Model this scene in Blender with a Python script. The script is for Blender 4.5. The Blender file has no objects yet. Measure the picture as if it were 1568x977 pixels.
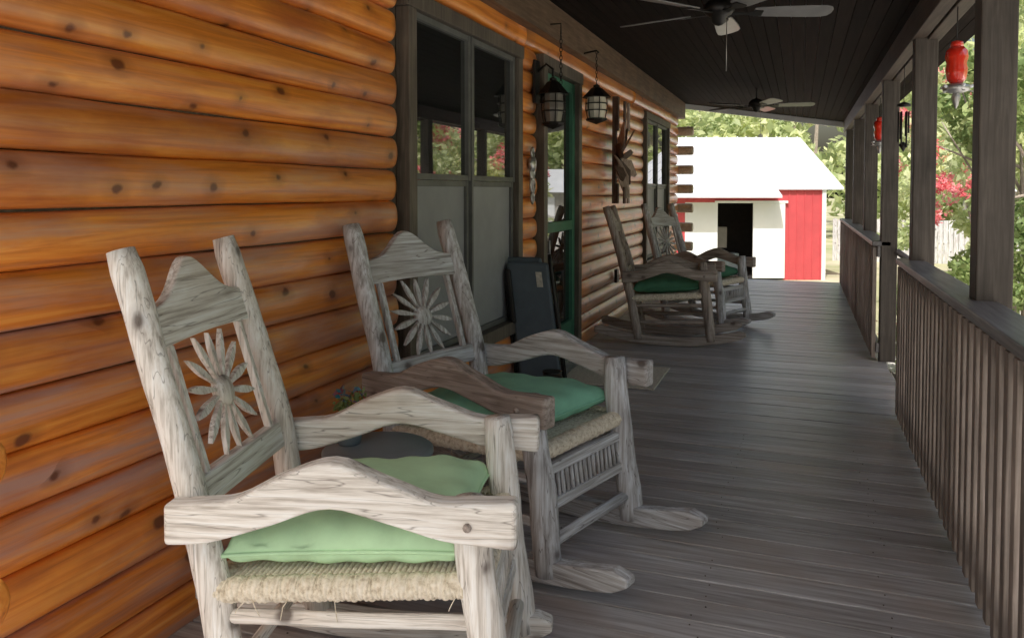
import bpy, math, random
import numpy as np
from mathutils import Vector, Matrix
random.seed(7); rng=np.random.default_rng(11)
scene=bpy.context.scene
H=1.38
# ------------------------------------------------------------------ helpers
def link(o,parent=None):
    scene.collection.objects.link(o)
    if parent is not None: o.parent=parent
    return o
def empty(name,loc=(0,0,0),rz=0):
    e=bpy.data.objects.new(name,None); e.location=loc; e.rotation_euler=(0,0,rz); e.empty_display_size=.1
    return link(e)
def mk(name,verts,faces,mat,parent=None,smooth=False,loc=None,rot=None,bevel=0):
    me=bpy.data.meshes.new(name); me.from_pydata([tuple(v) for v in verts],[],faces); me.update()
    if smooth: me.polygons.foreach_set('use_smooth',[True]*len(me.polygons))
    if mat: me.materials.append(mat)
    o=bpy.data.objects.new(name,me)
    if loc: o.location=loc
    if rot: o.rotation_euler=rot
    if bevel:
        m=o.modifiers.new('b','BEVEL'); m.width=bevel; m.segments=2; m.limit_method='ANGLE'
    return link(o,parent)
def boxg(x0,x1,y0,y1,z0,z1):
    v=[(x0,y0,z0),(x1,y0,z0),(x1,y1,z0),(x0,y1,z0),(x0,y0,z1),(x1,y0,z1),(x1,y1,z1),(x0,y1,z1)]
    f=[(0,3,2,1),(4,5,6,7),(0,1,5,4),(1,2,6,5),(2,3,7,6),(3,0,4,7)]
    return v,f
def join(parts):
    V=[];F=[]
    for v,f in parts:
        n=len(V); V+=list(v); F+=[tuple(i+n for i in q) for q in f]
    return V,F
def box(name,x0,x1,y0,y1,z0,z1,mat,parent=None,bevel=.004,**k):
    v,f=boxg(x0,x1,y0,y1,z0,z1); return mk(name,v,f,mat,parent,bevel=bevel,**k)
def tubeg(pts,radii,segs=12,rough=0,seed=0,cap=True):
    r=random.Random(seed); pts=[Vector(p) for p in pts]; n=len(pts)
    if not hasattr(radii,'__len__'): radii=[radii]*n
    V=[];F=[]
    ph=[r.uniform(0,6.28) for _ in range(6)]
    up=None
    for i,p in enumerate(pts):
        t=(pts[min(i+1,n-1)]-pts[max(i-1,0)]).normalized()
        if up is None:
            up=Vector((0,1,0)) if abs(t.y)<.8 else Vector((1,0,0))
        a=(up-t*up.dot(t)).normalized(); b=t.cross(a); up=a
        for j in range(segs):
            th=2*math.pi*j/segs
            rr=radii[i]*(1+rough*(.5*math.sin(2*th+ph[0]+i*.35)+.4*math.sin(3*th+ph[1]-i*.5)+.5*math.sin(i*.9+ph[2]+th)+.3*r.uniform(-1,1)))
            V.append(p+a*math.cos(th)*rr+b*math.sin(th)*rr)
    for i in range(n-1):
        for j in range(segs):
            k=(j+1)%segs
            F.append((i*segs+j,i*segs+k,(i+1)*segs+k,(i+1)*segs+j))
    if cap:
        F.append(tuple(reversed(range(segs)))); F.append(tuple((n-1)*segs+j for j in range(segs)))
    return V,F
def tube(name,pts,radii,mat,parent=None,segs=12,smooth=True,**k):
    v,f=tubeg(pts,radii,segs,**k); return mk(name,v,f,mat,parent,smooth=smooth)
def latheg(prof,segs=20,c=(0,0,0)):
    V=[];F=[]
    for r,z in prof:
        for j in range(segs):
            t=2*math.pi*j/segs; V.append((c[0]+r*math.cos(t),c[1]+r*math.sin(t),c[2]+z))
    n=len(prof)
    for i in range(n-1):
        for j in range(segs):
            k=(j+1)%segs; F.append((i*segs+j,i*segs+k,(i+1)*segs+k,(i+1)*segs+j))
    F.append(tuple(reversed(range(segs)))); F.append(tuple((n-1)*segs+j for j in range(segs)))
    return V,F
def lathe(name,prof,mat,parent=None,segs=20,c=(0,0,0),smooth=True):
    v,f=latheg(prof,segs,c); return mk(name,v,f,mat,parent,smooth=smooth)
def stripg(top,bot,fn,t):
    n=len(top);V=[];F=[]
    for s in (-t/2,t/2):
        for i in range(n): V.append(fn(top[i][0],top[i][1],s))
        for i in range(n): V.append(fn(bot[i][0],bot[i][1],s))
    N=2*n
    for i in range(n-1):
        F.append((i,i+1,n+i+1,n+i)); F.append((N+i,N+n+i,N+n+i+1,N+i+1))
        F.append((i,N+i,N+i+1,i+1)); F.append((n+i,n+i+1,N+n+i+1,N+n+i))
    F.append((0,n,N+n,N)); F.append((n-1,N+n-1,N+2*n-1,2*n-1))
    return V,F
# ------------------------------------------------------------------ materials
def newmat(name):
    m=bpy.data.materials.new(name); m.use_nodes=True
    nt=m.node_tree; b=nt.nodes['Principled BSDF']; return m,nt,b
def N(nt,t,**k):
    n=nt.nodes.new(t)
    for a,v in k.items():
        if a in n.inputs: n.inputs[a].default_value=v
        else: setattr(n,a,v)
    return n
def ramp(nt,stops):
    r=nt.nodes.new('ShaderNodeValToRGB'); e=r.color_ramp.elements
    while len(e)<len(stops): e.new(.5)
    for i,(p,c) in enumerate(stops):
        e[i].position=p; e[i].color=(c[0],c[1],c[2],1)
    return r
def mixc(nt,fac,a,b,mode='MIX'):
    m=nt.nodes.new('ShaderNodeMix'); m.data_type='RGBA'; m.blend_type=mode
    L=nt.links
    for sock,val in ((m.inputs['Factor'],fac),(m.inputs[6],a),(m.inputs[7],b)):
        if hasattr(val,'is_output'): L.new(val,sock)
        elif isinstance(val,(int,float)): sock.default_value=val
        else: sock.default_value=(val[0],val[1],val[2],1)
    return m.outputs[2]
def plain(name,col,rough=.6,metal=0,var=.25,scale=8,bump=.05,**k):
    m,nt,b=newmat(name); L=nt.links
    tc=N(nt,'ShaderNodeTexCoord'); no=N(nt,'ShaderNodeTexNoise',Scale=scale,Detail=6.0,Roughness=.6)
    L.new(tc.outputs['Object'],no.inputs['Vector'])
    r=ramp(nt,[(.3,[c*(1-var) for c in col]),(.7,[min(1,c*(1+var)) for c in col])])
    L.new(no.outputs['Fac'],r.inputs['Fac']); L.new(r.outputs['Color'],b.inputs['Base Color'])
    b.inputs['Roughness'].default_value=rough; b.inputs['Metallic'].default_value=metal
    if bump:
        bp=N(nt,'ShaderNodeBump',Strength=bump*4,Distance=.004); L.new(no.outputs['Fac'],bp.inputs['Height']); L.new(bp.outputs['Normal'],b.inputs['Normal'])
    for a,v in k.items(): b.inputs[a].default_value=v
    return m
def wood(name,dark,mid,light,axis=2,g=60,lng=3,rough=.7,knots=.0,knotcol=(.05,.03,.02),kscale=5,bump=.4,island=.0,blotch=None,blotch_lo=.45,coat=0,kth=.075,cracks=0,crackmix=.65,bl=.6,dist=.6,stretch=1.0,spec=.5,ramp3=(.30,.5,.68)):
    m,nt,b=newmat(name); L=nt.links
    tc=N(nt,'ShaderNodeTexCoord'); oi=N(nt,'ShaderNodeObjectInfo'); geo=N(nt,'ShaderNodeNewGeometry')
    add=N(nt,'ShaderNodeVectorMath',operation='ADD')
    mul=N(nt,'ShaderNodeMath',operation='ADD'); L.new(oi.outputs['Random'],mul.inputs[0])
    if island: L.new(geo.outputs['Random Per Island'],mul.inputs[1])
    else: mul.inputs[1].default_value=0
    m2=N(nt,'ShaderNodeMath',operation='MULTIPLY'); L.new(mul.outputs[0],m2.inputs[0]); m2.inputs[1].default_value=17
    L.new(tc.outputs['Object'],add.inputs[0]); L.new(m2.outputs[0],add.inputs[1])
    mp=N(nt,'ShaderNodeMapping'); sc=[g,g,g]; sc[axis]=lng; mp.inputs['Scale'].default_value=sc
    L.new(add.outputs[0],mp.inputs['Vector'])
    no=N(nt,'ShaderNodeTexNoise',Scale=1.0,Detail=7.0,Roughness=.62,Distortion=dist); L.new(mp.outputs[0],no.inputs['Vector'])
    r=ramp(nt,[(ramp3[0],dark),(ramp3[1],mid),(ramp3[2],light)]); L.new(no.outputs['Fac'],r.inputs['Fac'])
    col=r.outputs['Color']
    mpb=N(nt,'ShaderNodeMapping'); sb_=[1.0,1.0,1.0]; sb_[axis]=stretch; mpb.inputs['Scale'].default_value=sb_; L.new(add.outputs[0],mpb.inputs['Vector'])
    n2=N(nt,'ShaderNodeTexNoise',Scale=3.5,Detail=5.0,Roughness=.6); L.new(mpb.outputs[0],n2.inputs['Vector'])
    if blotch:
        r2=ramp(nt,[(blotch_lo,(0,0,0)),(blotch_lo+.22,(1,1,1))]); L.new(n2.outputs['Fac'],r2.inputs['Fac'])
        col=mixc(nt,r2.outputs['Color'],col,mixc(nt,bl,col,blotch))
    else:
        r2=ramp(nt,[(.3,(.72,.72,.72)),(.7,(1.15,1.15,1.15))]); L.new(n2.outputs['Fac'],r2.inputs['Fac'])
        col=mixc(nt,1.0,col,r2.outputs['Color'],'MULTIPLY')
    if cracks:
        mpc=N(nt,'ShaderNodeMapping'); s3=[cracks]*3; s3[axis]=cracks*.05; mpc.inputs['Scale'].default_value=s3
        L.new(add.outputs[0],mpc.inputs['Vector'])
        wv=N(nt,'ShaderNodeTexNoise',Scale=1.0,Detail=2.0,Roughness=.5,Distortion=.2); L.new(mpc.outputs[0],wv.inputs['Vector'])
        rc=ramp(nt,[(.490,(0,0,0)),(.5,(1,1,1)),(.510,(0,0,0))]); L.new(wv.outputs['Fac'],rc.inputs['Fac'])
        ms=N(nt,'ShaderNodeMath',operation='MULTIPLY'); L.new(rc.outputs['Color'],ms.inputs[0]); ms.inputs[1].default_value=crackmix
        col=mixc(nt,ms.outputs[0],col,knotcol)
    if island:
        ri=ramp(nt,[(0,[1-island]*3),(1,[1+island]*3)]); L.new(geo.outputs['Random Per Island'],ri.inputs['Fac'])
        col=mixc(nt,1.0,col,ri.outputs['Color'],'MULTIPLY')
    if knots:
        vo=N(nt,'ShaderNodeTexVoronoi',Scale=kscale); 
        mpk=N(nt,'ShaderNodeMapping'); s2=[1.0,1.0,1.0]; s2[axis]=.75
        mpk.inputs['Scale'].default_value=s2
        nk=N(nt,'ShaderNodeTexNoise',Scale=22.0,Detail=3.0); L.new(tc.outputs['Object'],nk.inputs['Vector'])
        ak=N(nt,'ShaderNodeVectorMath',operation='MULTIPLY_ADD'); L.new(nk.outputs['Color'],ak.inputs[0]); ak.inputs[1].default_value=(.015,.015,.015); L.new(add.outputs[0],ak.inputs[2])
        L.new(ak.outputs[0],mpk.inputs['Vector']); L.new(mpk.outputs[0],vo.inputs['Vector'])
        rk=ramp(nt,[(0,(1,1,1)),(kth*.7,(1,1,1)),(kth*1.2,(.3,.3,.3)),(kth*2.2,(0,0,0))]); L.new(vo.outputs['Distance'],rk.inputs['Fac'])
        sp=N(nt,'ShaderNodeSeparateColor'); L.new(vo.outputs['Color'],sp.inputs[0])
        lt=N(nt,'ShaderNodeMath',operation='LESS_THAN'); L.new(sp.outputs[0],lt.inputs[0]); lt.inputs[1].default_value=knots
        mm=N(nt,'ShaderNodeMath',operation='MULTIPLY'); L.new(rk.outputs['Color'],mm.inputs[0]); L.new(lt.outputs[0],mm.inputs[1])
        m3=N(nt,'ShaderNodeMath',operation='MULTIPLY'); L.new(mm.outputs[0],m3.inputs[0]); m3.inputs[1].default_value=.85
        col=mixc(nt,m3.outputs[0],col,knotcol)
    L.new(col,b.inputs['Base Color'])
    b.inputs['Roughness'].default_value=rough; b.inputs['Specular IOR Level'].default_value=spec
    if coat: b.inputs['Coat Weight'].default_value=coat; b.inputs['Coat Roughness'].default_value=.3
    bp=N(nt,'ShaderNodeBump',Strength=bump,Distance=.003); L.new(no.outputs['Fac'],bp.inputs['Height']); L.new(bp.outputs['Normal'],b.inputs['Normal'])
    return m
LOGC=dict(dark=(.52,.14,.02),mid=(.82,.27,.036),light=(.93,.40,.075))
M_log=wood('log_stain',axis=1,g=34,lng=1.2,rough=.36,bump=.2,island=.15,blotch=(.38,.09,.03),blotch_lo=.48,coat=.6,bl=.75,stretch=.4,**LOGC)
def log_extras(m,scale=5.2,th=.085,keep=.62,col=(.12,.03,.012)):
    nt=m.node_tree; L=nt.links; b=nt.nodes['Principled BSDF']
    src=b.inputs['Base Color'].links[0].from_socket
    tc=N(nt,'ShaderNodeTexCoord'); se=N(nt,'ShaderNodeSeparateXYZ'); L.new(tc.outputs['Object'],se.inputs[0])
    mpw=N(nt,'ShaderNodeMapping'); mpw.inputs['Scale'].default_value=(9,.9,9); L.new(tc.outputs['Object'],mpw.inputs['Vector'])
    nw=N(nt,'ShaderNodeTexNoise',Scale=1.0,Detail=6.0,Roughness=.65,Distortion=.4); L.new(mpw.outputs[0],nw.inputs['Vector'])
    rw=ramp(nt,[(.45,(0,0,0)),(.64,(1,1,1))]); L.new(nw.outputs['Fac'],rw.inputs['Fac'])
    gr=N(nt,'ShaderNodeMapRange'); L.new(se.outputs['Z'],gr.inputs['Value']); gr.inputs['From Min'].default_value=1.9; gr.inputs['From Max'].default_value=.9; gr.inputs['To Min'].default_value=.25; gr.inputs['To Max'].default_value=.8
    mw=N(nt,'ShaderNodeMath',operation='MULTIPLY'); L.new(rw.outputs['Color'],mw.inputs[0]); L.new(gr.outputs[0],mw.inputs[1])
    src=mixc(nt,mw.outputs[0],src,(.52,.33,.30))  # lavender sky sheen painted into the log colour, stronger on lower courses
    geo=N(nt,'ShaderNodeNewGeometry'); mu=N(nt,'ShaderNodeMath',operation='MULTIPLY_ADD'); L.new(geo.outputs['Random Per Island'],mu.inputs[0]); mu.inputs[1].default_value=31
    ysc=N(nt,'ShaderNodeMath',operation='MULTIPLY'); L.new(se.outputs['Y'],ysc.inputs[0]); ysc.inputs[1].default_value=.72
    L.new(ysc.outputs[0],mu.inputs[2])
    cb=N(nt,'ShaderNodeCombineXYZ'); L.new(mu.outputs[0],cb.inputs['X']); L.new(se.outputs['Z'],cb.inputs['Y'])
    nk=N(nt,'ShaderNodeTexNoise',Scale=14.0,Detail=3.0); L.new(tc.outputs['Object'],nk.inputs['Vector'])
    ak=N(nt,'ShaderNodeVectorMath',operation='MULTIPLY_ADD'); L.new(nk.outputs['Color'],ak.inputs[0]); ak.inputs[1].default_value=(.03,.03,0); L.new(cb.outputs[0],ak.inputs[2])
    vo=N(nt,'ShaderNodeTexVoronoi',Scale=scale); vo.voronoi_dimensions='2D'; L.new(ak.outputs[0],vo.inputs['Vector'])
    sp=N(nt,'ShaderNodeSeparateColor'); L.new(vo.outputs['Color'],sp.inputs[0])
    dv=N(nt,'ShaderNodeMath',operation='MULTIPLY_ADD'); L.new(sp.outputs[1],dv.inputs[0]); dv.inputs[1].default_value=.07; L.new(vo.outputs['Distance'],dv.inputs[2])
    rk=ramp(nt,[(0,(1,1,1)),(th*.8,(1,1,1)),(th*1.3,(.35,.35,.35)),(th*3.2,(0,0,0))]); L.new(dv.outputs[0],rk.inputs['Fac'])
    lt=N(nt,'ShaderNodeMath',operation='LESS_THAN'); L.new(sp.outputs[0],lt.inputs[0]); lt.inputs[1].default_value=keep
    mm=N(nt,'ShaderNodeMath',operation='MULTIPLY'); L.new(rk.outputs['Color'],mm.inputs[0]); L.new(lt.outputs[0],mm.inputs[1])
    m3=N(nt,'ShaderNodeMath',operation='MULTIPLY'); L.new(mm.outputs[0],m3.inputs[0]); m3.inputs[1].default_value=.9
    L.new(mixc(nt,m3.outputs[0],src,col),b.inputs['Base Color'])
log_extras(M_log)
M_logx=wood('log_stain_cross',axis=0,g=34,lng=1.6,rough=.4,bump=.2,**LOGC)
M_logend=wood('log_end',(.62,.50,.36),(.76,.66,.52),(.85,.76,.62),axis=0,g=30,lng=30,rough=.6)
def graywood(nm,k=1.0,tint=(1,1,1),D=(.27,.235,.205),M=(.52,.475,.435),LT=(.72,.68,.64),cm=.5,bt=(.60,.47,.36),**kw):
    f=lambda c:[min(1,c[i]*k*tint[i]) for i in range(3)]
    return [wood(nm+'_'+'xyz'[a],f(D),f(M),f(LT),axis=a,g=75,lng=3,rough=.75,knots=.45,knotcol=(.08,.055,.045),kscale=9,kth=.16,bump=.6,blotch=[c*.62*k for c in bt],blotch_lo=.5,cracks=34,crackmix=cm,dist=.15,stretch=.5,ramp3=(.34,.5,.64),**kw) for a in range(3)]
W1=graywood('weathered_wood',1.40,(.97,1,1.02),D=(.34,.30,.265),M=(.58,.54,.50),LT=(.68,.66,.64),cm=.6,bt=(.68,.55,.44)); W2=graywood('weathered_wood_grey',1.18,(.88,.97,1.09),cm=.7,bt=(.55,.47,.42)); W3=graywood('weathered_wood_dark',.68,(1.0,.93,.90),bt=(.5,.4,.35))
M_floor=wood('deck_board',(.25,.235,.235),(.41,.40,.41),(.56,.56,.58),axis=0,g=45,lng=2.5,rough=.33,bump=.35,island=.2,knots=.0,blotch=(.36,.29,.25),blotch_lo=.48,stretch=.6)
M_trim=wood('dark_trim',(.075,.062,.05),(.13,.108,.086),(.19,.16,.13),axis=2,g=50,lng=3,rough=.6,bump=.3)
M_trimy=wood('dark_trim_y',(.10,.06,.036),(.17,.108,.065),(.23,.155,.10),axis=1,g=50,lng=3,rough=.6,bump=.3)
M_beam=wood('roof_beam_stain',(.04,.028,.02),(.07,.05,.038),(.10,.075,.058),axis=1,g=50,lng=3,rough=.6,bump=.3)
M_post=wood('post_stain',(.045,.036,.03),(.075,.062,.052),(.11,.093,.08),axis=2,g=60,lng=3,rough=.6,bump=.3)
M_rail=wood('rail_stain',(.11,.10,.10),(.18,.172,.175),(.26,.25,.26),axis=1,g=60,lng=3,rough=.4,bump=.3)
M_bal=wood('baluster_stain',(.17,.135,.115),(.28,.23,.20),(.38,.32,.285),axis=2,g=60,lng=3,rough=.6,bump=.3,island=.2)
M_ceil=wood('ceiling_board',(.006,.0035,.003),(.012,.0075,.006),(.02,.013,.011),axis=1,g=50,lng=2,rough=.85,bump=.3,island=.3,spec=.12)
M_black=plain('black_metal',(.015,.014,.013),.45,.3)
M_frame=plain('window_frame',(.13,.135,.13),.5)
M_screen=plain('insect_screen',(.30,.315,.335),.5,var=.22,scale=1.5)
M_green=plain('green_paint',(.04,.16,.10),.45)
M_red=plain('red_metal',(.52,.075,.09),.5,var=.1,scale=2)
M_white=plain('white_paint',(.74,.78,.82),.5,var=.05,scale=2)
M_roof=plain('white_metal_roof',(.66,.69,.74),.4,var=.07,scale=1.5)
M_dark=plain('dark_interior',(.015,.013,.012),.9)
M_blue=plain('slate_fabric',(.10,.13,.155),.6,var=.15)
M_bluet=plain('table_top_blue',(.33,.42,.48),.4,var=.1)
M_conc=plain('concrete',(.40,.39,.37),.9,var=.2,scale=3)
M_cush1=plain('cushion_sage',(.50,.76,.48),.85,var=.07,scale=14,bump=.05)
M_cush2=plain('cushion_green',(.23,.53,.38),.85,var=.10,scale=14,bump=.05)
M_cush3=plain('cushion_dark',(.06,.20,.12),.85,var=.1)
M_feed=plain('red_glass',(.85,.04,.02),.12,var=.1,**{'Transmission Weight':.25})
M_steel=plain('galvanised',(.5,.5,.5),.35,.7)
M_blade=plain('fan_blade',(.20,.20,.20),.3,var=.2)
M_mat=plain('doormat_fibre',(.60,.56,.48),.95,var=.25,scale=60)
m,nt,b=newmat('window_glass'); b.inputs['Base Color'].default_value=(.012,.015,.016,1); b.inputs['Roughness'].default_value=.02; b.inputs['IOR'].default_value=3.6
no=N(nt,'ShaderNodeTexNoise',Scale=2.0,Detail=1.0); bp=N(nt,'ShaderNodeBump',Strength=.06,Distance=.01); nt.links.new(no.outputs['Fac'],bp.inputs['Height']); nt.links.new(bp.outputs['Normal'],b.inputs['Normal']); M_glass=m
m,nt,b=newmat('lantern_glass'); b.inputs['Base Color'].default_value=(.7,.66,.55,1); b.inputs['Roughness'].default_value=.3; M_lglass=m
m,nt,b=newmat('lantern_glass_smoked'); b.inputs['Base Color'].default_value=(.20,.19,.17,1); b.inputs['Roughness'].default_value=.1; M_lglassd=m
m,nt,b=newmat('rope_weave'); L=nt.links
tc=N(nt,'ShaderNodeTexCoord'); no=N(nt,'ShaderNodeTexNoise',Scale=70.0,Detail=5.0,Roughness=.7); L.new(tc.outputs['Object'],no.inputs['Vector'])
r=ramp(nt,[(.3,(.42,.34,.24)),(.5,(.76,.69,.56)),(.75,(.92,.87,.78))]); L.new(no.outputs['Fac'],r.inputs['Fac']); L.new(r.outputs['Color'],b.inputs['Base Color']); b.inputs['Roughness'].default_value=.9
bp=N(nt,'ShaderNodeBump',Strength=.8,Distance=.004); L.new(no.outputs['Fac'],bp.inputs['Height']); L.new(bp.outputs['Normal'],b.inputs['Normal']); M_rope=m
def leafmat(name,a,bcol,c,tr=.45):
    m,nt,b=newmat(name); L=nt.links
    geo=N(nt,'ShaderNodeNewGeometry'); r=ramp(nt,[(0,a),(.5,bcol),(1,c)]); L.new(geo.outputs['Random Per Island'],r.inputs['Fac'])
    tc=N(nt,'ShaderNodeTexCoord'); no=N(nt,'ShaderNodeTexNoise',Scale=.7,Detail=3.0); L.new(tc.outputs['Object'],no.inputs['Vector'])
    r2=ramp(nt,[(.35,(.75,.8,.75)),(.65,(1.2,1.15,1.1))]); L.new(no.outputs['Fac'],r2.inputs['Fac'])
    col=mixc(nt,1.0,r.outputs['Color'],r2.outputs['Color'],'MULTIPLY')
    L.new(col,b.inputs['Base Color']); b.inputs['Roughness'].default_value=.5
    t=N(nt,'ShaderNodeBsdfTranslucent'); L.new(col,t.inputs['Color']); mx=N(nt,'ShaderNodeMixShader'); mx.inputs[0].default_value=tr
    out=[n for n in nt.nodes if n.type=='OUTPUT_MATERIAL'][0]
    L.new(b.outputs[0],mx.inputs[1]); L.new(t.outputs[0],mx.inputs[2]); L.new(mx.outputs[0],out.inputs['Surface'])
    return m
M_leaf=leafmat('leaves',(.22,.32,.12),(.34,.44,.18),(.48,.57,.27))
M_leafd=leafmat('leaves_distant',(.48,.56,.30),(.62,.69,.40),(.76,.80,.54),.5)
M_flow=leafmat('crape_flowers',(.75,.16,.20),(.88,.28,.33),(.92,.48,.52))
M_flowm=leafmat('mixed_flowers',(.8,.5,.02),(.02,.35,.6),(.75,.05,.05))
M_bark=plain('bark',(.34,.29,.25),.9,var=.35,scale=6,bump=.2)
m,nt,b=newmat('grass_ground'); L=nt.links
tc=N(nt,'ShaderNodeTexCoord'); no=N(nt,'ShaderNodeTexNoise',Scale=.35,Detail=10.0,Roughness=.7); L.new(tc.outputs['Object'],no.inputs['Vector'])
r=ramp(nt,[(.35,(.22,.26,.11)),(.5,(.36,.35,.21)),(.65,(.50,.45,.34))]); L.new(no.outputs['Fac'],r.inputs['Fac']); L.new(r.outputs['Color'],b.inputs['Base Color']); b.inputs['Roughness'].default_value=.95; M_grass=m
M_bounce=plain('pale_bounce_ground',(.68,.66,.62),.95,var=.18,scale=5,bump=.1)  # kept very pale so the added ground sheet throws sunlight back up
# ------------------------------------------------------------------ ground
GZ=-.9
mk('ground',[(-250,-250,GZ),(250,-250,GZ),(250,250,GZ),(-250,250,GZ)],[(0,1,2,3)],M_grass)
mk('bounce_sheet',[(-9,-30,GZ+.004),(14,-30,GZ+.004),(11,4,GZ+.004),(11,12,GZ+.004),(13,34,GZ+.004),(6.5,34,GZ+.004),(.9,12,GZ+.004),(.9,-1,GZ+.004),(-9,-1.3,GZ+.004)],[(0,1,2,3,4,5,6,7,8)],M_bounce)  # pale ground sheet added to bounce sunlight up into the porch
# ------------------------------------------------------------------ house
house=empty('log_house')
WX=-1.87; CH=.152; Z0=-.038
def loggeom(y0,y1,z0,r0=True,r1=True,X=WX,depth=.052):
    K=13; ys=[];sc=[]
    if r0: ys+=[y0,y0+.006,y0+.02,y0+.045]; sc+=[.45,.72,.93,1]
    else: ys+=[y0]; sc+=[1]
    n=max(1,int((y1-y0)/.2))
    for i in range(1,n): ys.append(y0+(y1-y0)*i/n); sc.append(1)
    if r1: ys+=[y1-.045,y1-.02,y1-.006,y1]; sc+=[1,.93,.72,.45]
    else: ys+=[y1]; sc+=[1]
    V=[];F=[]; ph=random.uniform(0,6)
    for y,s in zip(ys,sc):
        w=.0035*math.sin(y*2.1+ph)+.0025*math.sin(y*5.3+ph*2)+.0012*math.sin(y*13+ph*3)
        for k in range(K):
            a=-math.pi/2+math.pi*k/(K-1)
            cz=math.sin(a); cx=max(0,math.cos(a))**.6
            hz=(CH/2-.001)*(.5+.5*s)
            V.append((X+depth*cx*s+(w if 0<k<K-1 else 0), y, z0+CH/2+hz*cz+ (w*.6)))
    for i in range(len(ys)-1):
        for k in range(K-1):
            F.append((i*K+k,i*K+k+1,(i+1)*K+k+1,(i+1)*K+k))
    F.append(tuple(range(K))); F.append(tuple(reversed([(len(ys)-1)*K+k for k in range(K)])))
    return V,F
parts=[]
for n in range(0,18):
    z=Z0+CH*n
    if n>=16: segs=[(1.1,12.6,False,True)]
    elif n<3: segs=[(1.1,5.49,False,True),(6.63,12.6,True,True)]
    else: segs=[(1.1,3.37,False,True),(5.15,5.49,True,True),(6.63,9.66,True,True),(11.62,12.6,True,True)]
    for y0,y1,a,bb in segs:
        cuts=[y0]
        while y1-cuts[-1]>6: cuts.append(cuts[-1]+random.uniform(3,4.5))
        cuts.append(y1)
        for i in range(len(cuts)-1):
            parts.append(loggeom(cuts[i]+(.0015 if i else 0),cuts[i+1],z,a if i==0 else False,bb if i==len(cuts)-2 else False))
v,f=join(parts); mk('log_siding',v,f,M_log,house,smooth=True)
box('wall_core',-2.1,WX-.002,1.12,12.58,-.9,2.8,M_trim,house,0)
box('end_wall_near',-7,-2.1,1.12,1.3,-.9,2.8,M_logx,house,0)
box('end_wall_far',-7,-2.1,12.4,12.58,-.9,2.8,M_logx,house,0)
def crosslog(name,x0,x1,y,z,mat,r=.073):
    pts=[(x0,y,z),(x1-.03,y,z),(x1-.008,y,z),(x1,y,z)]
    v,f=tubeg(pts,[r,r,r-.003,r-.014],16); o=mk(name,v,f,mat,house,smooth=True); return o
for n in range(0,17):
    z=Z0+CH*(n+.5)
    if n%2==1: crosslog('corner_log_far',-2.6,-1.60,12.68,z,M_logend)
    if n in (3,5,1): crosslog('corner_log_near',-2.6,-1.60,1.13,z,M_logx)
box('ledger_beam',WX-.02,-1.74,1.0,12.75,2.52,2.77,M_trimy,house)
def window(y0,y1,z0,z1,nm):
    w=.085; X=WX+.0
    wp=[]
    wp.append(boxg(X,X+.075,y0,y0+w,z0,z1)); wp.append(boxg(X,X+.075,y1-w,y1,z0,z1))
    wp.append(boxg(X,X+.078,y0-.02,y1+.02,z1+.001,z1+w)); wp.append(boxg(X,X+.09,y0-.02,y1+.02,z0-w,z0-.001))
    v,f=join(wp); mk(nm+'_casing',v,f,M_trim,house,bevel=.004)
    a,b2=y0+w+.002,y1-w-.002; mid=(a+b2)/2; zm=(z0+z1)/2+.04
    sp=[]; s=.032
    for (p,q) in ((a,mid-.012),(mid+.012,b2)):
        for (l,h,dx) in ((z0,zm,0.0),(zm+.002,z1,.012)):
            sp.append(boxg(X+dx,X+.035+dx,p,p+s,l,h)); sp.append(boxg(X+dx,X+.035+dx,q-s,q,l,h))
            sp.append(boxg(X+dx,X+.033+dx,p+s,q-s,l,l+s)); sp.append(boxg(X+dx,X+.033+dx,p+s,q-s,h-s,h))
    sp.append(boxg(X,X+.055,mid-.011,mid+.011,z0,z1))
    v,f=join(sp); mk(nm+'_sash',v,f,M_frame,house,bevel=.002)
    mk(nm+'_glass',[(X+.022,a,zm),(X+.022,b2,zm),(X+.022,b2,z1),(X+.022,a,z1)],[(0,1,2,3)],M_glass,house)
    mk(nm+'_screen',[(X+.016,a,z0),(X+.016,b2,z0),(X+.016,b2,zm),(X+.016,a,zm)],[(0,1,2,3)],M_screen,house)
window(3.43,5.10,.51,2.28,'window')
window(9.72,11.56,.51,2.28,'far_window')
y0,y1=5.53,6.60; w=.09
v,f=join([boxg(WX,WX+.09,y0,y0+w,0,2.29),boxg(WX,WX+.09,y1-w,y1,0,2.29),boxg(WX,WX+.094,y0-.02,y1+.02,2.291,2.385)]); mk('door_casing',v,f,M_trim,house,bevel=.004)
a,b2=y0+w+.003,y1-w-.003
v,f=join([boxg(WX,WX+.05,a,a+.07,.03,2.28),boxg(WX,WX+.05,b2-.07,b2,.03,2.28),boxg(WX,WX+.048,a+.07,b2-.07,2.2,2.28),boxg(WX,WX+.048,a+.07,b2-.07,.03,.28),boxg(WX,WX+.048,a+.07,b2-.07,1.05,1.13)])
mk('storm_door_frame',v,f,M_green,house,bevel=.003)
mk('storm_door_glass',[(WX+.02,a,.28),(WX+.02,b2,.28),(WX+.02,b2,2.2),(WX+.02,a,2.2)],[(0,1,2,3)],M_glass,house)
tube('door_handle',[(WX+.05,a+.04,1.0),(WX+.09,a+.04,1.0),(WX+.09,a+.04,.9),(WX+.05,a+.04,.9)],.008,M_steel,house,8)
box('door_sill',WX,WX+.14,y0,y1,.002,.03,M_steel,house,.003)
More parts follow.
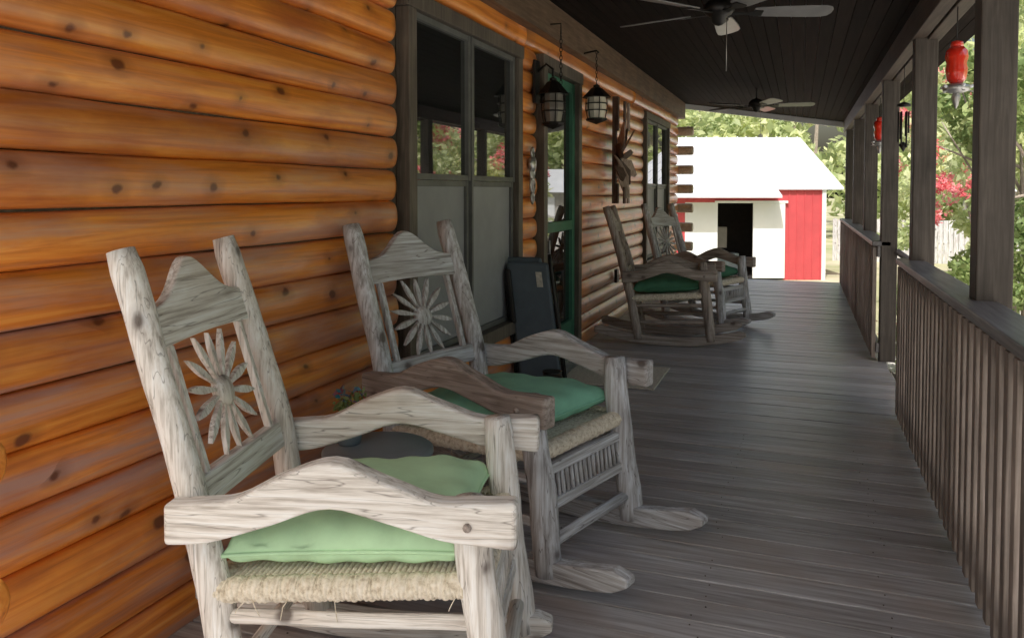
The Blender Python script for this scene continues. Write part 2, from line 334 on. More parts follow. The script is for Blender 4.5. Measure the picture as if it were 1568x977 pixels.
# ------------------------------------------------------------------ porch
porch=empty('porch')
FX0,FX1=-1.9,.66; FY0,FY1=-1.2,12.62
parts=[]; y=FY0
while y<FY1:
    bw=.138; dz=random.uniform(-.0018,.0018)
    x1=FX1+random.uniform(-.008,.008)
    parts.append(boxg(FX0,x1,y,y+bw-random.uniform(.006,.010),-.03+dz,dz)); y+=bw
v,f=join(parts); mk('deck_boards',v,f,M_floor,porch,bevel=.003)
nails=[]; y=FY0
while y<4.5:
    for xj in (-1.5,-.9,-.3,.3):
        for dy in (.03,.10): 
            if random.random()<.7: nails.append(latheg([(.0028,.0),(.0028,.0026),(.001,.0028)],6,(xj+random.uniform(-.025,.025),y+dy+random.uniform(-.01,.01),0)))
    y+=.138
v,f=join(nails); mk('nail_heads',v,f,M_trim,porch)
box('rim_joist',.60,.64,FY0,FY1,-.25,-.032,M_rail,porch)
box('deck_underside',FX0,.58,FY0,FY1,-.12,-.05,M_dark,porch,0)
for yy in (0,2.4,4.8,7.2,9.6,12.4): box('pier',.48,.59,yy,yy+.12,-.9,-.13,M_post,porch)
PX=.672; posts=[1.48,3.36,5.14,6.98,8.8,10.6,12.38]
CZW,CZR=2.79,2.40
RY0=-.05
def cz(x): return CZW+(CZR-CZW)*(x-WX)/(PX-WX)
for yy in posts:
    box('porch_post',PX-.06,PX+.06,yy-.06,yy+.06,0,2.28,M_post,porch,.006)
v,f=join([boxg(PX-.075,PX-.002,RY0,12.75,2.255,2.42),boxg(PX+.004,PX+.075,RY0,12.75,2.245,2.42)]); mk('roof_beam',v,f,M_beam,porch,bevel=.004)
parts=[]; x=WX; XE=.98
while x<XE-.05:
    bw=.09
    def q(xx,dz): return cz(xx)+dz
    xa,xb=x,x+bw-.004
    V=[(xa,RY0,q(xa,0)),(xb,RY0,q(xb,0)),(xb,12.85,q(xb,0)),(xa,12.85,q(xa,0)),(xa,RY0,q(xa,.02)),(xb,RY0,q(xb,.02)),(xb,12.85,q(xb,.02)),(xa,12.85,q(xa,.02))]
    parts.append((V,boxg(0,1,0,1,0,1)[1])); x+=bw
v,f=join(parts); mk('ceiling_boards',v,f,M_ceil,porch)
V=[(-7,RY0,cz(-7)+.05),(XE,RY0,cz(XE)+.05),(XE,12.9,cz(XE)+.05),(-7,12.9,cz(-7)+.05),(-7,RY0,cz(-7)+.09),(XE,RY0,cz(XE)+.09),(XE,12.9,cz(XE)+.09),(-7,12.9,cz(-7)+.09)]
mk('roof_sheet',V,boxg(0,1,0,1,0,1)[1],M_roof,porch)
V=[]
for dz in (-.08,.09):
    for (xx,yy) in ((WX,12.86),(XE,12.86),(XE,12.9),(WX,12.9)): V.append((xx,yy,cz(xx)+dz))
mk('end_fascia',V,boxg(0,1,0,1,0,1)[1],M_white,porch)
def railing(y0,y1):
    e=empty('porch_railing')
    box('cap',PX-.125,PX+.015,y0,y1,.935,.973,M_rail,e,.005)
    box('top_rail',PX-.085,PX-.047,y0+.01,y1-.01,.845,.934,M_rail,e)
    box('bottom_rail',PX-.085,PX-.047,y0+.01,y1-.01,.07,.15,M_rail,e)
    ps=[]; y=y0+.03
    while y<y1-.04:
        t=random.uniform(-.002,.002)
        ps.append(boxg(PX-.118+t,PX-.087+t,y,y+.045,.03+random.uniform(-.004,.004),.925)); y+=.105
    v,f=join(ps); mk('balusters',v,f,M_bal,e,bevel=.003)
    return e
railing(.2,5.24); railing(6.92,12.5)
st=empty('porch_steps')
for i in range(4):
    z=-.18*(i+1); box('tread',.70+.27*i,.70+.27*(i+1)+.03,5.3,6.85,z-.04,z,M_rail,st)
for yy in (5.28,6.88):
    V=[(.68,yy-.02,-.05),(1.9,yy-.02,-.88),(1.9,yy+.02,-.88),(.68,yy+.02,-.05),(.68,yy-.02,-.3),(1.6,yy-.02,-.9),(1.6,yy+.02,-.9),(.68,yy+.02,-.3)]
    mk('stringer',V,[(0,1,2,3),(7,6,5,4),(4,5,1,0),(5,6,2,1),(6,7,3,2),(7,4,0,3)],M_post,st)
    tube('handrail',[(.72,yy,.90),(1.75,yy,.15)],.025,M_rail,st,8)
    tube('newel',[(1.75,yy,-.9),(1.75,yy,.2)],.04,M_post,st,8)
# ------------------------------------------------------------------ rocking chair
PARTS=[]
def P(nm,g,mk_,smooth=True,bevel=0): PARTS.append((nm,g,mk_,smooth,bevel))
hw=.268
def xr(z): return -.343-(.30 if z>.65 else .20)*(z-.65)
def xf(z): return .335-.12*(z-.65)
sd=3
def rocker(s,u1,nm):
    us=np.linspace(-.62,u1,26); c=.06; top=[];bot=[]
    for u in us:
        z=(u-c)**2/(2*2.3); hgt=.080
        e=max(0,(u-(u1-.07))/.07); e2=max(0,(-.56-u)/.06)
        top.append((u,z+hgt-.03*e**2-.03*e2**2)); bot.append((u,z+.002+.02*e**2))
    P(nm,stripg(top,bot,lambda u,w_,q_:(u,s*hw+q_,w_),.054),'x',False,.007)
for s,nm in ((-1,'r'),(1,'l')):
    zs=np.linspace(.055,1.235,24); rad=[.041-.004*(z-.05) for z in zs]; rad[-1]*=.86; zs=list(zs)
    P('back_post_'+nm,tubeg([(xr(z)+.004*math.sin(z*9+s),s*hw+.004*math.sin(z*7+s*2),z) for z in zs],rad,18,rough=.08,seed=sd),'z'); sd+=1
    zs=np.linspace(.055,.70 if s==1 else .665,16); rad=[.044]*16; rad[-1]*=.88
    P('front_post_'+nm,tubeg([(xf(z)+.003*math.sin(z*9+s),s*hw+.003*math.sin(z*8+s),z) for z in zs],rad,18,rough=.08,seed=sd),'z'); sd+=1
    us=np.linspace(-.37,.455,30); top=[];bot=[]
    for u in us:
        tt=(u+.37)/.825; hump=math.exp(-((tt-.47)/.21)**2)
        flare=.012*math.exp(-((tt-1)/.12)**2)+.008*math.exp(-(tt/.1)**2)
        base=.603+.035*tt
        top.append((u,base+.045+flare+.100*hump+.0025*math.sin(u*40))); bot.append((u,base-.042-flare*.9+.078*math.exp(-((tt-.48)/.22)**2)+.002*math.sin(u*33+1)))
    P('armrest_'+nm,stripg(top,bot,lambda u,w_,q_:(u,s*(hw+.060)+q_+.004*math.sin(u*9),w_),.062),'x',False,.012)
    # peg heads where the arm is pinned to the posts
    P('arm_peg',join([latheg([(.011,0),(.011,.006),(.004,.008)],10,(0,0,0))]) if False else tubeg([(.345,s*(hw+.085),.635),(.345,s*(hw+.096),.635)],.010,10),'peg')
    rocker(s,.70,'rocker_'+nm); rocker(s,.50,'rocker_short_'+nm)
    for zz in (.20,.35):
        P('side_stretcher',tubeg([(xr(zz)+t*(xf(zz)-xr(zz)),s*hw+.003*math.sin(t*9),zz+.02*t) for t in np.linspace(0,1,8)],.017,12,rough=.05,seed=sd),'x'); sd+=1
us=np.linspace(-hw+.01,hw-.01,27)
top=[(u,1.085+.115*math.exp(-(u/.115)**2)) for u in us]; bot=[(u,.985+.012*math.cos(u/.27*1.5)) for u in us]
P('crest_rail',stripg(top,bot,lambda u,w_,q_:(xr(w_)+q_,u,w_),.03),'y',False,.006)
bot=[(u,.60) for u in us]; top=[(u,.675) for u in us]
P('lower_back_rail',stripg(top,bot,lambda u,w_,q_:(xr(w_)+q_,u,w_),.032),'y',False,.006)
for s in (-1,1):
    zz=np.linspace(.67,.99,6)
    P('back_slat',stripg([(s*.192+.011,z) for z in zz],[(s*.192-.011,z) for z in zz],lambda u,w_,q_:(xr(w_)+q_,u,w_),.022),'z',False,.003)
czs=.832
def fan_pt(rr,th,off,q_):
    y_=rr*math.cos(th)-off*math.sin(th); z_=czs+rr*math.sin(th)+off*math.cos(th)
    return (xr(max(z_,.651))+q_,y_,z_)
g=[]
for k in range(14):
    th=2*math.pi*k/14+.22
    c_=abs(math.cos(th)); Rm=min(.180/max(c_,.01),.156/max(abs(math.sin(th)),.01),.172)
    ts=np.array([0,.08,.2,.35,.5,.62,.75,.88,1.0])
    wl=[.0045,.0045,.0055,.0080,.0105,.0110,.0090,.0052,.0008]
    rr=[.028+(Rm-.028)*t for t in ts]
    g.append(stripg([(r_,w_) for r_,w_ in zip(rr,wl)],[(r_,-w_) for r_,w_ in zip(rr,wl)],lambda u,w_,q_,th=th:fan_pt(u,th,w_,q_),.014))
P('sunburst_petals',join(g),'z',False,.002)
hub=[];F=[]
for k,(r_,q_) in enumerate([(.0,.022),(.026,.020),(.040,.012),(.042,-.01),(.0,-.012)]):
    for j in range(18): hub.append(fan_pt(max(r_,.0005),2*math.pi*j/18,0,q_))
for i in range(4):
    for j in range(18): F.append((i*18+j,i*18+(j+1)%18,(i+1)*18+(j+1)%18,(i+1)*18+j))
P('sunburst_hub',(hub,F),'z')
def sz(x): return .434+.07*x
xs0,xs1=-.285,.355
def ropetube(p,q,r=.028):
    p=Vector(p);q=Vector(q);Ln=(q-p).length;n=int(Ln/.0022)
    return tubeg([p.lerp(q,i/n)+Vector((0,0,.0015*math.sin(i*.31))) for i in range(n+1)],[r*(1+.10*abs(math.sin(i*math.pi/5))+.03*math.sin(i*.37)) for i in range(n+1)],12)
g=[ropetube((xs0,s*(hw-.0),sz(xs0)),(xs1-.03,s*(hw-.0),sz(xs1))) for s in (-1,1)]+[ropetube((x_,-hw,sz(x_)),(x_,hw,sz(x_)),.029) for x_ in (xs0,xs1)]
n=46
for i in range(n):
    xx=xs0+(xs1-xs0)*(i+.5)/n
    g.append(tubeg([(xx,-hw,sz(xx)+.018),(xx,0,sz(xx)+.008),(xx,hw,sz(xx)+.018)],.0066,6))
rr_=random.Random(5)
for i in range(8):
    xx=rr_.uniform(xs0+.03,xs1-.03); s=rr_.choice((-1,-1,1)); d=rr_.uniform(-.02,.02)
    g.append(tubeg([(xx,s*(hw+.02),sz(xx)-.01),(xx+d,s*(hw+.030),sz(xx)-.03),(xx+d*1.6,s*(hw+.026),sz(xx)-.03-rr_.uniform(.01,.04))],.0012,4))
P('woven_seat',join(g),'rope')
def fr(nm,z0_,z1_,t=.024): 
    ys=np.linspace(-hw,hw,6)
    P(nm,stripg([(u,z1_) for u in ys],[(u,z0_) for u in ys],lambda u,w_,q_:(xf(w_)+q_,u,w_),t),'y',False,.004)
fr('front_panel_top',.375,.41); fr('front_panel_bottom',.255,.29)
P('panel_spindles',join([tubeg([(xf(.28),y_,.28),(xf(.38),y_,.38)],.0068,8) for y_ in np.linspace(-.222,.222,17)]),'z')
P('front_stretcher',tubeg([(xf(.15),-hw,.15),(xf(.155)+.004,0,.155),(xf(.15),hw,.15)],.021,12,rough=.05,seed=9),'y')
P('rear_stretcher',tubeg([(xr(.2),-hw,.2),(xr(.2),hw,.2)],.018,12,rough=.05,seed=10),'y')
def cushion(seed):
    r=random.Random(seed); n=48;V=[];F=[]
    p1,p2,p3=r.uniform(0,6),r.uniform(0,6),r.uniform(0,6)
    A,B=.292,.268
    def pl(uu,vv):
        pin=1-.05*(1-abs(uu)**3)*abs(vv)**2; pin2=1-.05*(1-abs(vv)**3)*abs(uu)**2
        return A*uu*pin2,B*vv*pin
    for side in (1,-1):
        for i in range(n+1):
            for j in range(n+1):
                u=-1+2*i/n; v_=-1+2*j/n
                uu=math.sin(u*math.pi/2); vv=math.sin(v_*math.pi/2)
                x_,y_=pl(uu,vv)
                h=.090*((1-uu**6)*(1-vv**6))**.42*(1-.18*uu*uu-.12*vv*vv)
                wr=.006*math.sin(17*uu+4*vv+p1)*abs(vv)**3+.0055*math.sin(13*vv-6*uu+p2)*abs(uu)**3+.007*math.sin(3*uu+p3)*math.cos(2.5*vv)+.003*math.sin(7*uu+5*vv+p2)
                h=max(0,h+wr*(1 if h>.02 else 0))
                V.append((x_,y_,side*h*(1.0 if side>0 else .62)))
    m_=(n+1)**2
    for i in range(n):
        for j in range(n):
            a_=i*(n+1)+j
            F.append((a_,a_+n+1,a_+n+2,a_+1)); F.append((m_+a_,m_+a_+1,m_+a_+n+2,m_+a_+n+1))
    per=[]
    for t in np.linspace(0,1,n+1)[:-1]: per.append((-1+2*t,-1))
    for t in np.linspace(0,1,n+1)[:-1]: per.append((1,-1+2*t))
    for t in np.linspace(0,1,n+1)[:-1]: per.append((1-2*t,1))
    for t in np.linspace(0,1,n+1): per.append((-1,1-2*t))
    pts=[]
    for u,v_ in per:
        x_,y_=pl(math.sin(u*math.pi/2),math.sin(v_*math.pi/2)); pts.append((x_,y_,0))
    V2,F2=tubeg(pts,.0055,6)
    return join([(V,F),(V2,F2)])
cg=cushion(4)
P('cushion',([(v[0]+.02,v[1],v[2]+.515+.06*v[0]) for v in cg[0]],cg[1]),'cushion')
MESH={}
def chair(loc,deg,W,cush,arms=None,short=False,scale=(1,1,1)):
    e=empty('rocking_chair',loc,math.radians(deg)); e.scale=scale
    for i,(nm,g,k,sm,bv) in enumerate(PARTS):
        if nm.startswith('rocker') and (('short' in nm)!=short): continue
        if i not in MESH:
            me=bpy.data.meshes.new(nm); me.from_pydata([tuple(v) for v in g[0]],[],g[1]); me.update(); me.materials.append(None)
            if sm: me.polygons.foreach_set('use_smooth',[True]*len(me.polygons))
            MESH[i]=me
        o=bpy.data.objects.new(nm,MESH[i]); link(o,e)
        mat={'x':W[0],'y':W[1],'z':W[2],'rope':M_rope,'cushion':cush,'peg':W3[1]}[k]
        if arms is not None and nm in arms: mat=arms[nm]
        o.material_slots[0].link='OBJECT'; o.material_slots[0].material=mat
        if bv:
            m_=o.modifiers.new('b','BEVEL'); m_.width=bv; m_.segments=3; m_.limit_method='ANGLE'; m_.angle_limit=math.radians(50)
    return e
chair((-1.105,1.835,0),14,W1,M_cush1,short=True)
chair((-1.14,2.96,0),-17,W2,M_cush2,{'armrest_r':W3[0]},scale=(1.09,1.09,1.0))
chair((-1.16,7.25,0),7,W3,M_cush3)
chair((-.98,8.35,0),-23,W2,M_cush3,{'armrest_r':W3[0],'armrest_l':W3[0]})
# ------------------------------------------------------------------ porch objects
t=empty('side_table',(-1.42,2.46,0))
lathe('table_top',[(.0,.43),(.19,.43),(.20,.437),(.20,.448),(.19,.455),(0,.455)],M_bluet,t,32)
for k in range(3):
    a_=k*2.094; tube('table_leg',[(.06*math.cos(a_),.06*math.sin(a_),.43),(.17*math.cos(a_),.17*math.sin(a_),0)],.012,M_black,t,8)
def leafcloud(clumps,count,size,shell=.45):
    c=np.array(clumps,float); w=c[:,3]**2; w/=w.sum()
    idx=rng.choice(len(c),count,p=w); d=rng.normal(size=(count,3)); d/=np.linalg.norm(d,axis=1)[:,None]
    rad=c[idx,3]*rng.random(count)**shell
    p=c[idx,:3]+d*rad[:,None]*np.array([1,1,.85])
    a=rng.normal(size=(count,3)); a/=np.linalg.norm(a,axis=1)[:,None]
    b_=np.cross(a,rng.normal(size=(count,3))); b_/=np.linalg.norm(b_,axis=1)[:,None]
    s=size*(.6+.8*rng.random(count))[:,None]
    V=np.stack([p-a*s,p-b_*s*.45,p+a*s,p+b_*s*.45],1).reshape(-1,3)
    return V,np.arange(count*4).reshape(-1,4)
def leafobj(name,clumps,count,size,mat,parent=None,shell=.45):
    V,Fq=leafcloud(clumps,count,size,shell)
    me=bpy.data.meshes.new(name); me.from_pydata(V.tolist(),[],Fq.tolist()); me.update(); me.materials.append(mat)
    return link(bpy.data.objects.new(name,me),parent)
fp=empty('flower_pot',(-1.54,2.46,.457))
lathe('pot',[(.04,0),(.055,.06),(.06,.07),(.05,.07)],M_bluet,fp)
leafobj('leaves',[(0,0,.13,.06),(.02,.03,.16,.04)],160,.018,M_leaf,fp); leafobj('blooms',[(0,0,.16,.065)],70,.016,M_flowm,fp)
sb=empty('folded_lounge_chair',(-1.63,4.95,0),math.radians(12))
def slab(nm,x0,x1,y0,y1,z0,z1,mat,lean,bev=.01):
    v,f=boxg(x0,x1,y0,y1,z0,z1); v=[(a_-lean*c_,b_,c_) for a_,b_,c_ in v]; return mk(nm,v,f,mat,sb,bevel=bev)
slab('fabric_panel',-.11,.17,-.02,.03,.05,.90,M_blue,.12,.018)
slab('fabric_panel_back',-.15,.12,.05,.10,.03,.93,M_blue,.12,.018)
for xx in (-.135,.185): 
    tube('frame_tube',[(xx,.0,.0),(xx-.11,.0,.92),(xx-.118,.02,.95)],.012,M_black,sb,10); tube('frame_leg',[(xx,.10,.0),(xx-.10,.09,.86)],.010,M_black,sb,10)
slab('armrest',-.12,-.085,-.06,-.022,.50,.86,M_black,.12,.01); slab('label',.08,.12,-.025,-.0215,.74,.84,M_mat,.12,0)
box('doormat',-1.62,-.93,5.36,6.05,.004,.018,M_mat,None,.004)
bt=empty('rubber_boots',(-1.35,4.35,0),.3)
for s in (-.07,.07):
    lathe('shaft',[(.045,.05),(.05,.12),(.055,.30),(.06,.31),(.05,.31)],M_black,bt,16,(0,s,0))
    v,f=tubeg([(-.05,s,.04),(.0,s,.045),(.08,s,.045),(.15,s,.035),(.19,s,.03)],[.03,.045,.045,.04,.022],12); mk('foot',v,f,M_black,bt,smooth=True)
def lantern(name,x,y,ztop,h,chain_top=None,bracket=True,s=1.0,gl=None):
    e=empty(name,(x,y,ztop-h)); r=.065*s
    lathe('roof',[(r*1.35,h*.66),(r*1.2,h*.70),(r*.55,h*.88),(r*.3,h*.92),(r*.3,h*.96),(0.002,h)],M_black,e,8,smooth=False)
    lathe('base',[(.002,0),(r*.3,.01),(r*.9,.03),(r*1.0,.045),(r*.9,.05)],M_black,e,8,smooth=False)
    lathe('glass',[(r*.72,.05),(r*.92,h*.4),(r*.85,h*.66)],gl or M_lglass,e,8,smooth=False)
    for k in range(6):
        a_=k*math.pi/3; c_,s_=math.cos(a_),math.sin(a_)
        tube('bar',[(r*.8*c_,r*.8*s_,.045),(r*1.0*c_,r*1.0*s_,h*.4),(r*.95*c_,r*.95*s_,h*.67)],.004,M_black,e,6)
    for zz in (.33,.5): lathe('hoop',[(r*.98,h*zz),(r*1.03,h*zz+.004),(r*.98,h*zz+.008)],M_black,e,16)
    if bracket: 
        tube('arm',[(0,0,h),(0,0,h+.05),(-.05,0,h+.09),(WX+.06-x,0,h+.03)],.009,M_black,e,8); box('backplate',WX+.05-x,WX+.075-x,-.05,.05,h*.5,h+.12,M_black,e)
    if chain_top:
        n=int((chain_top-ztop)/.028)
        for k in range(n):
            z_=h+.028*k+.014; ax=k%2
            pts=[((.008*math.cos(a_) if ax else 0),(0 if ax else .008*math.cos(a_)),z_+.018*math.sin(a_)) for a_ in np.linspace(0,2*math.pi,11)]
            tube('link',pts,.0025,M_black,e,5)
    return e
lantern('wall_lantern',-1.68,5.42,2.20,.38,s=1.35,gl=M_lglassd)
hl=lantern('hanging_lantern',-1.63,6.50,2.28,.34,chain_top=2.56,bracket=False,s=1.45)
tube('lantern_bracket',[(-.12,0,.60),(0,0,.62),(.02,0,.60)],.008,M_black,hl,8)
hk=empty('hanging_chain_hook',(-1.66,5.55,2.5))
for k in range(14):
    z_=-.03*k; ax=k%2
    tube('link',[((.01*math.cos(a_) if ax else 0),(0 if ax else .01*math.cos(a_)),z_+.02*math.sin(a_)) for a_ in np.linspace(0,2*math.pi,11)],.003,M_black,hk,5)
tube('rod',[(-.1,0,.1),(0,0,.1),(.0,0,.02)],.006,M_black,hk,6)
wo=empty('wall_ornament',(-1.795,5.30,1.45))
o=lathe('disc_top',[(.002,-.02),(.05,-.015),(.055,0),(.05,.015),(.002,.02)],M_steel,wo,16); o.rotation_euler=(0,math.pi/2,0); o.location=(0,0,.12)
for zz,rr in ((.2,.028),(.04,.03),(-.03,.045),(-.12,.03)):
    tube('ring',[(0,rr*math.cos(a_),zz+rr*1.2*math.sin(a_)) for a_ in np.linspace(0,2*math.pi,15)],.009,M_steel,wo,6)
tube('stem',[(0,0,.24),(0,0,-.17)],.008,M_steel,wo,6)
for s in (-1,1): tube('scroll',[(0,0,0),(0,s*.04,.03),(0,s*.05,.07),(0,s*.03,.09)],.007,M_steel,wo,6)
wm=empty('wooden_wall_star',(-1.72,7.78,1.70))
M_starl=wood('star_wood',(.24,.16,.13),(.42,.32,.27),(.6,.5,.45),axis=2,g=40,lng=4)
M_stard=wood('star_wood_dark',(.05,.03,.025),(.11,.07,.055),(.16,.11,.09),axis=2,g=40,lng=4)
for k in range(10):
    a_=k*2*math.pi/10+.2; Ln=.40 if k%2 else .30
    V,F=stripg([(.03,.02),(.17,.065),(Ln,.014)],[(.03,-.02),(.17,-.065),(Ln,-.014)],lambda u,w_,q_:(q_+w_*.7+.25*u,u*math.cos(a_)-w_*math.sin(a_),u*math.sin(a_)+w_*math.cos(a_)),.012)
    mk('blade',V,F,M_starl if k%2 else M_stard,wm)
for j,(zz,ln) in enumerate(((.28,.34),(-.45,.2))):
    for dy in (-.09,.0,.09):
        v,f=boxg(-.02+abs(dy),.0+abs(dy),dy-.035,dy+.035,zz,zz+ln*(1-abs(dy)*2)); mk('plank',v,f,M_starl if dy>0 else M_stard,wm,bevel=.003)
lathe('boss',[(.002,-.03),(.05,-.02),(.05,.02),(.002,.03)],M_black,wm).rotation_euler=(0,math.pi/2,0)
box('post',-.06,-.022,-.035,.035,-.45,.62,M_stard,wm)
box('outlet_box',-1.81,-1.78,8.0,8.09,.42,.56,M_black,None)
def feeder(y,x,ztop,sc=1):
    e=empty('hummingbird_feeder',(x,y,ztop)); e.scale=(sc,sc,sc)
    tube('hanger',[(0,0,.25),(0,0,0)],.003,M_black,e,6)
    lathe('cap',[(.002,.02),(.028,.01),(.032,-.015)],M_feed,e)
    lathe('bottle',[(.032,-.015),(.05,-.035),(.054,-.07),(.046,-.10),(.052,-.13),(.045,-.18),(.03,-.2)],M_feed,e,24)
    lathe('base',[(.02,-.2),(.06,-.212),(.065,-.225),(.06,-.24),(.03,-.25),(.002,-.252)],M_steel,e,24)
    for k in range(5):
        a_=k*1.2566; c_,s_=math.cos(a_),math.sin(a_)
        tube('port',[(.05*c_,.05*s_,-.222),(.078*c_,.078*s_,-.215)],.008,M_white,e,8)
        tube('perch',[(.05*c_,.05*s_,-.24),(.085*c_,.085*s_,-.245)],.0025,M_steel,e,5)
    lathe('ant_moat',[(.015,-.25),(.022,-.27),(.012,-.31),(.002,-.33)],M_steel,e)
feeder(4.22,.685,2.07,.92); feeder(8.1,.69,2.05)
wc=empty('wind_chime',(.67,6.1,1.98)); lathe('top',[(.002,.02),(.045,0),(.045,-.015),(.002,-.016)],M_black,wc)
tube('cord',[(0,0,.3),(0,0,0)],.002,M_black,wc,5)
for k in range(6):
    a_=k*1.047; tube('pipe',[(.032*math.cos(a_),.032*math.sin(a_),-.05),(.032*math.cos(a_),.032*math.sin(a_),-.2-.02*k)],.006,M_black,wc,8)
lathe('sail',[(.002,-.26),(.03,-.28),(.002,-.33)],M_black,wc)
def fan(x,y,rot,zc):
    e=empty('ceiling_fan',(x,y,zc),rot)
    tube('downrod',[(0,0,.35),(0,0,.05)],.012,M_black,e,10)
    lathe('motor',[(.02,.06),(.06,.045),(.085,.02),(.09,-.015),(.07,-.035),(.045,-.05),(.04,-.08),(.02,-.095),(.002,-.10)],M_black,e,28)
    lathe('canopy',[(.02,.2),(.06,.25),(.065,.3)],M_black,e)
    for k in range(5):
        a_=2*math.pi*k/5; c_,s_=math.cos(a_),math.sin(a_)
        fn=lambda u,w_,q_: (u*c_-w_*s_, u*s_+w_*c_, q_-.02-.22*w_)
        us=[.20,.24,.35,.5,.6,.635,.65]; wd=[.045,.055,.062,.07,.07,.055,.02]
        V,F=stripg([(u,w_) for u,w_ in zip(us,wd)],[(u,-w_) for u,w_ in zip(us,wd)],fn,.007); mk('blade',V,F,M_blade,e,bevel=.002)
        V,F=stripg([(.07,.02),(.16,.012),(.21,.035),(.25,.03)],[(.07,-.02),(.16,-.012),(.21,-.035),(.25,-.03)],lambda u,w_,q_:(u*c_-w_*s_,u*s_+w_*c_,q_-.029-.22*w_),.006); mk('blade_iron',V,F,M_black,e)
    tube('pull_chain',[(.05,.02,-.07),(.05,.02,-.36)],.0025,M_steel,e,5)
fan(-.46,4.75,.30,2.44); fan(-.50,9.7,.1,2.40)
# ------------------------------------------------------------------ shed
sh=empty('red_barn_shed',(.57,21.5,GZ),math.radians(20))
D=6.0; LN=9.0; EH=2.33; RH=3.75
def wseg(nm,x0,x1,z0,z1,mat): box(nm,x0,x1,-.04,0,z0,z1,mat,sh,.0)
wseg('front_wall_right',-1.03,0,0,EH,M_red); wseg('front_wall_top',-LN,-1.032,1.98,EH,M_red)
wseg('front_panel_white',-3.55,-2.72,0,1.978,M_white); wseg('front_wall_left',-LN,-3.552,0,1.978,M_red)
box('sliding_door',-1.83,-1.02,-.10,-.05,0.05,1.96,M_white,sh,.005)
box('door_track',-2.8,-.95,-.11,-.045,1.962,2.02,M_white,sh,.003)
ribs=[boxg(x_-.015,x_+.015,-.055,-.041,0.02,EH-.02) for x_ in np.arange(-.9,-.05,.2)]
ribs+=[boxg(x_-.015,x_+.015,-.055,-.041,2.03,EH-.02) for x_ in np.arange(-8.9,-1.1,.2)]
v,f=join(ribs); mk('wall_ribs',v,f,M_red,sh)
box('corner_trim',-.07,.03,-.07,.05,0,EH,M_white,sh,.004)
V=[(0,0.05,0),(0,D,0),(0,D,EH),(0,D/2,RH-.05),(0,.05,EH)]; mk('gable_wall',V,[(0,1,2,3,4)],M_red,sh)
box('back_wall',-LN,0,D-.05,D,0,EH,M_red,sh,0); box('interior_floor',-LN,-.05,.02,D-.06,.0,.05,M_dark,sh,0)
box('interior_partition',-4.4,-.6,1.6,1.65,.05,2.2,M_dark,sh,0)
box('shelf',-2.6,-1.9,.9,1.3,.05,.6,M_bluet,sh,0); box('shelf_box',-2.5,-2.2,1.0,1.3,.75,1.3,M_conc,sh,0)
def roofp(x0,x1,ov,dz=0):
    sl=(RH-EH)/(D/2)
    V=[]
    for t_ in (0,.05):
        for x_ in (x0,x1):
            V+=[(x_,-ov,EH-ov*sl+.03+t_+dz),(x_,D/2,RH+.03+t_+dz),(x_,D+.3,EH-.3*sl+.03+t_+dz)]
    F=[(0,1,4,3),(1,2,5,4),(6,9,10,7),(7,10,11,8),(0,3,9,6),(0,6,7,1),(1,7,8,2),(3,4,10,9),(4,5,11,10),(2,8,11,5)]
    mk('roof',V,F,M_roof,sh)
    g=[]
    for x_ in np.arange(x0+.1,x1,.3):
        v_=[(x_,-ov,EH-ov*sl+.08+dz),(x_+.03,-ov,EH-ov*sl+.08+dz),(x_+.03,D/2,RH+.08+dz),(x_,D/2,RH+.08+dz)]
        g.append((v_+[(a_,b_,c_+.025) for a_,b_,c_ in v_],[(4,5,6,7),(0,1,5,4),(1,2,6,5),(3,0,4,7)]))
    v,f=join(g); mk('roof_ribs',v,f,M_roof,sh)
roofp(-1.25,.45,.12); roofp(-LN-.3,-1.252,.55)
gb=empty('grey_garage',(9.2,33,GZ),math.radians(-10))
box('walls',-3.5,3.5,0,6,0,2.3,M_conc,gb,0)
V=[(-3.8,-.4,2.2),(3.8,-.4,2.2),(3.8,3,3.3),(-3.8,3,3.3),(3.8,6.4,2.2),(-3.8,6.4,2.2)]; mk('roof',V,[(0,1,2,3),(3,2,4,5),(1,4,2),(0,3,5)],M_roof,gb)
box('garage_door',-2.6,-.2,-.05,-.01,0,2.0,M_white,gb,.01); box('window',1,2,-.05,-.01,1,1.8,M_glass,gb,.01)
fe=empty('wooden_fence',(0,27.5,GZ))
g=[boxg(x_,x_+.13,0,.02,0,1.35+random.uniform(-.03,.03)) for x_ in np.arange(1.0,24,.145)]; v,f=join(g); mk('pickets',v,f,W2[2],fe)
for zz in (.3,1.0): box('rail',1.0,24,.021,.06,zz,zz+.08,W2[0],fe,0)
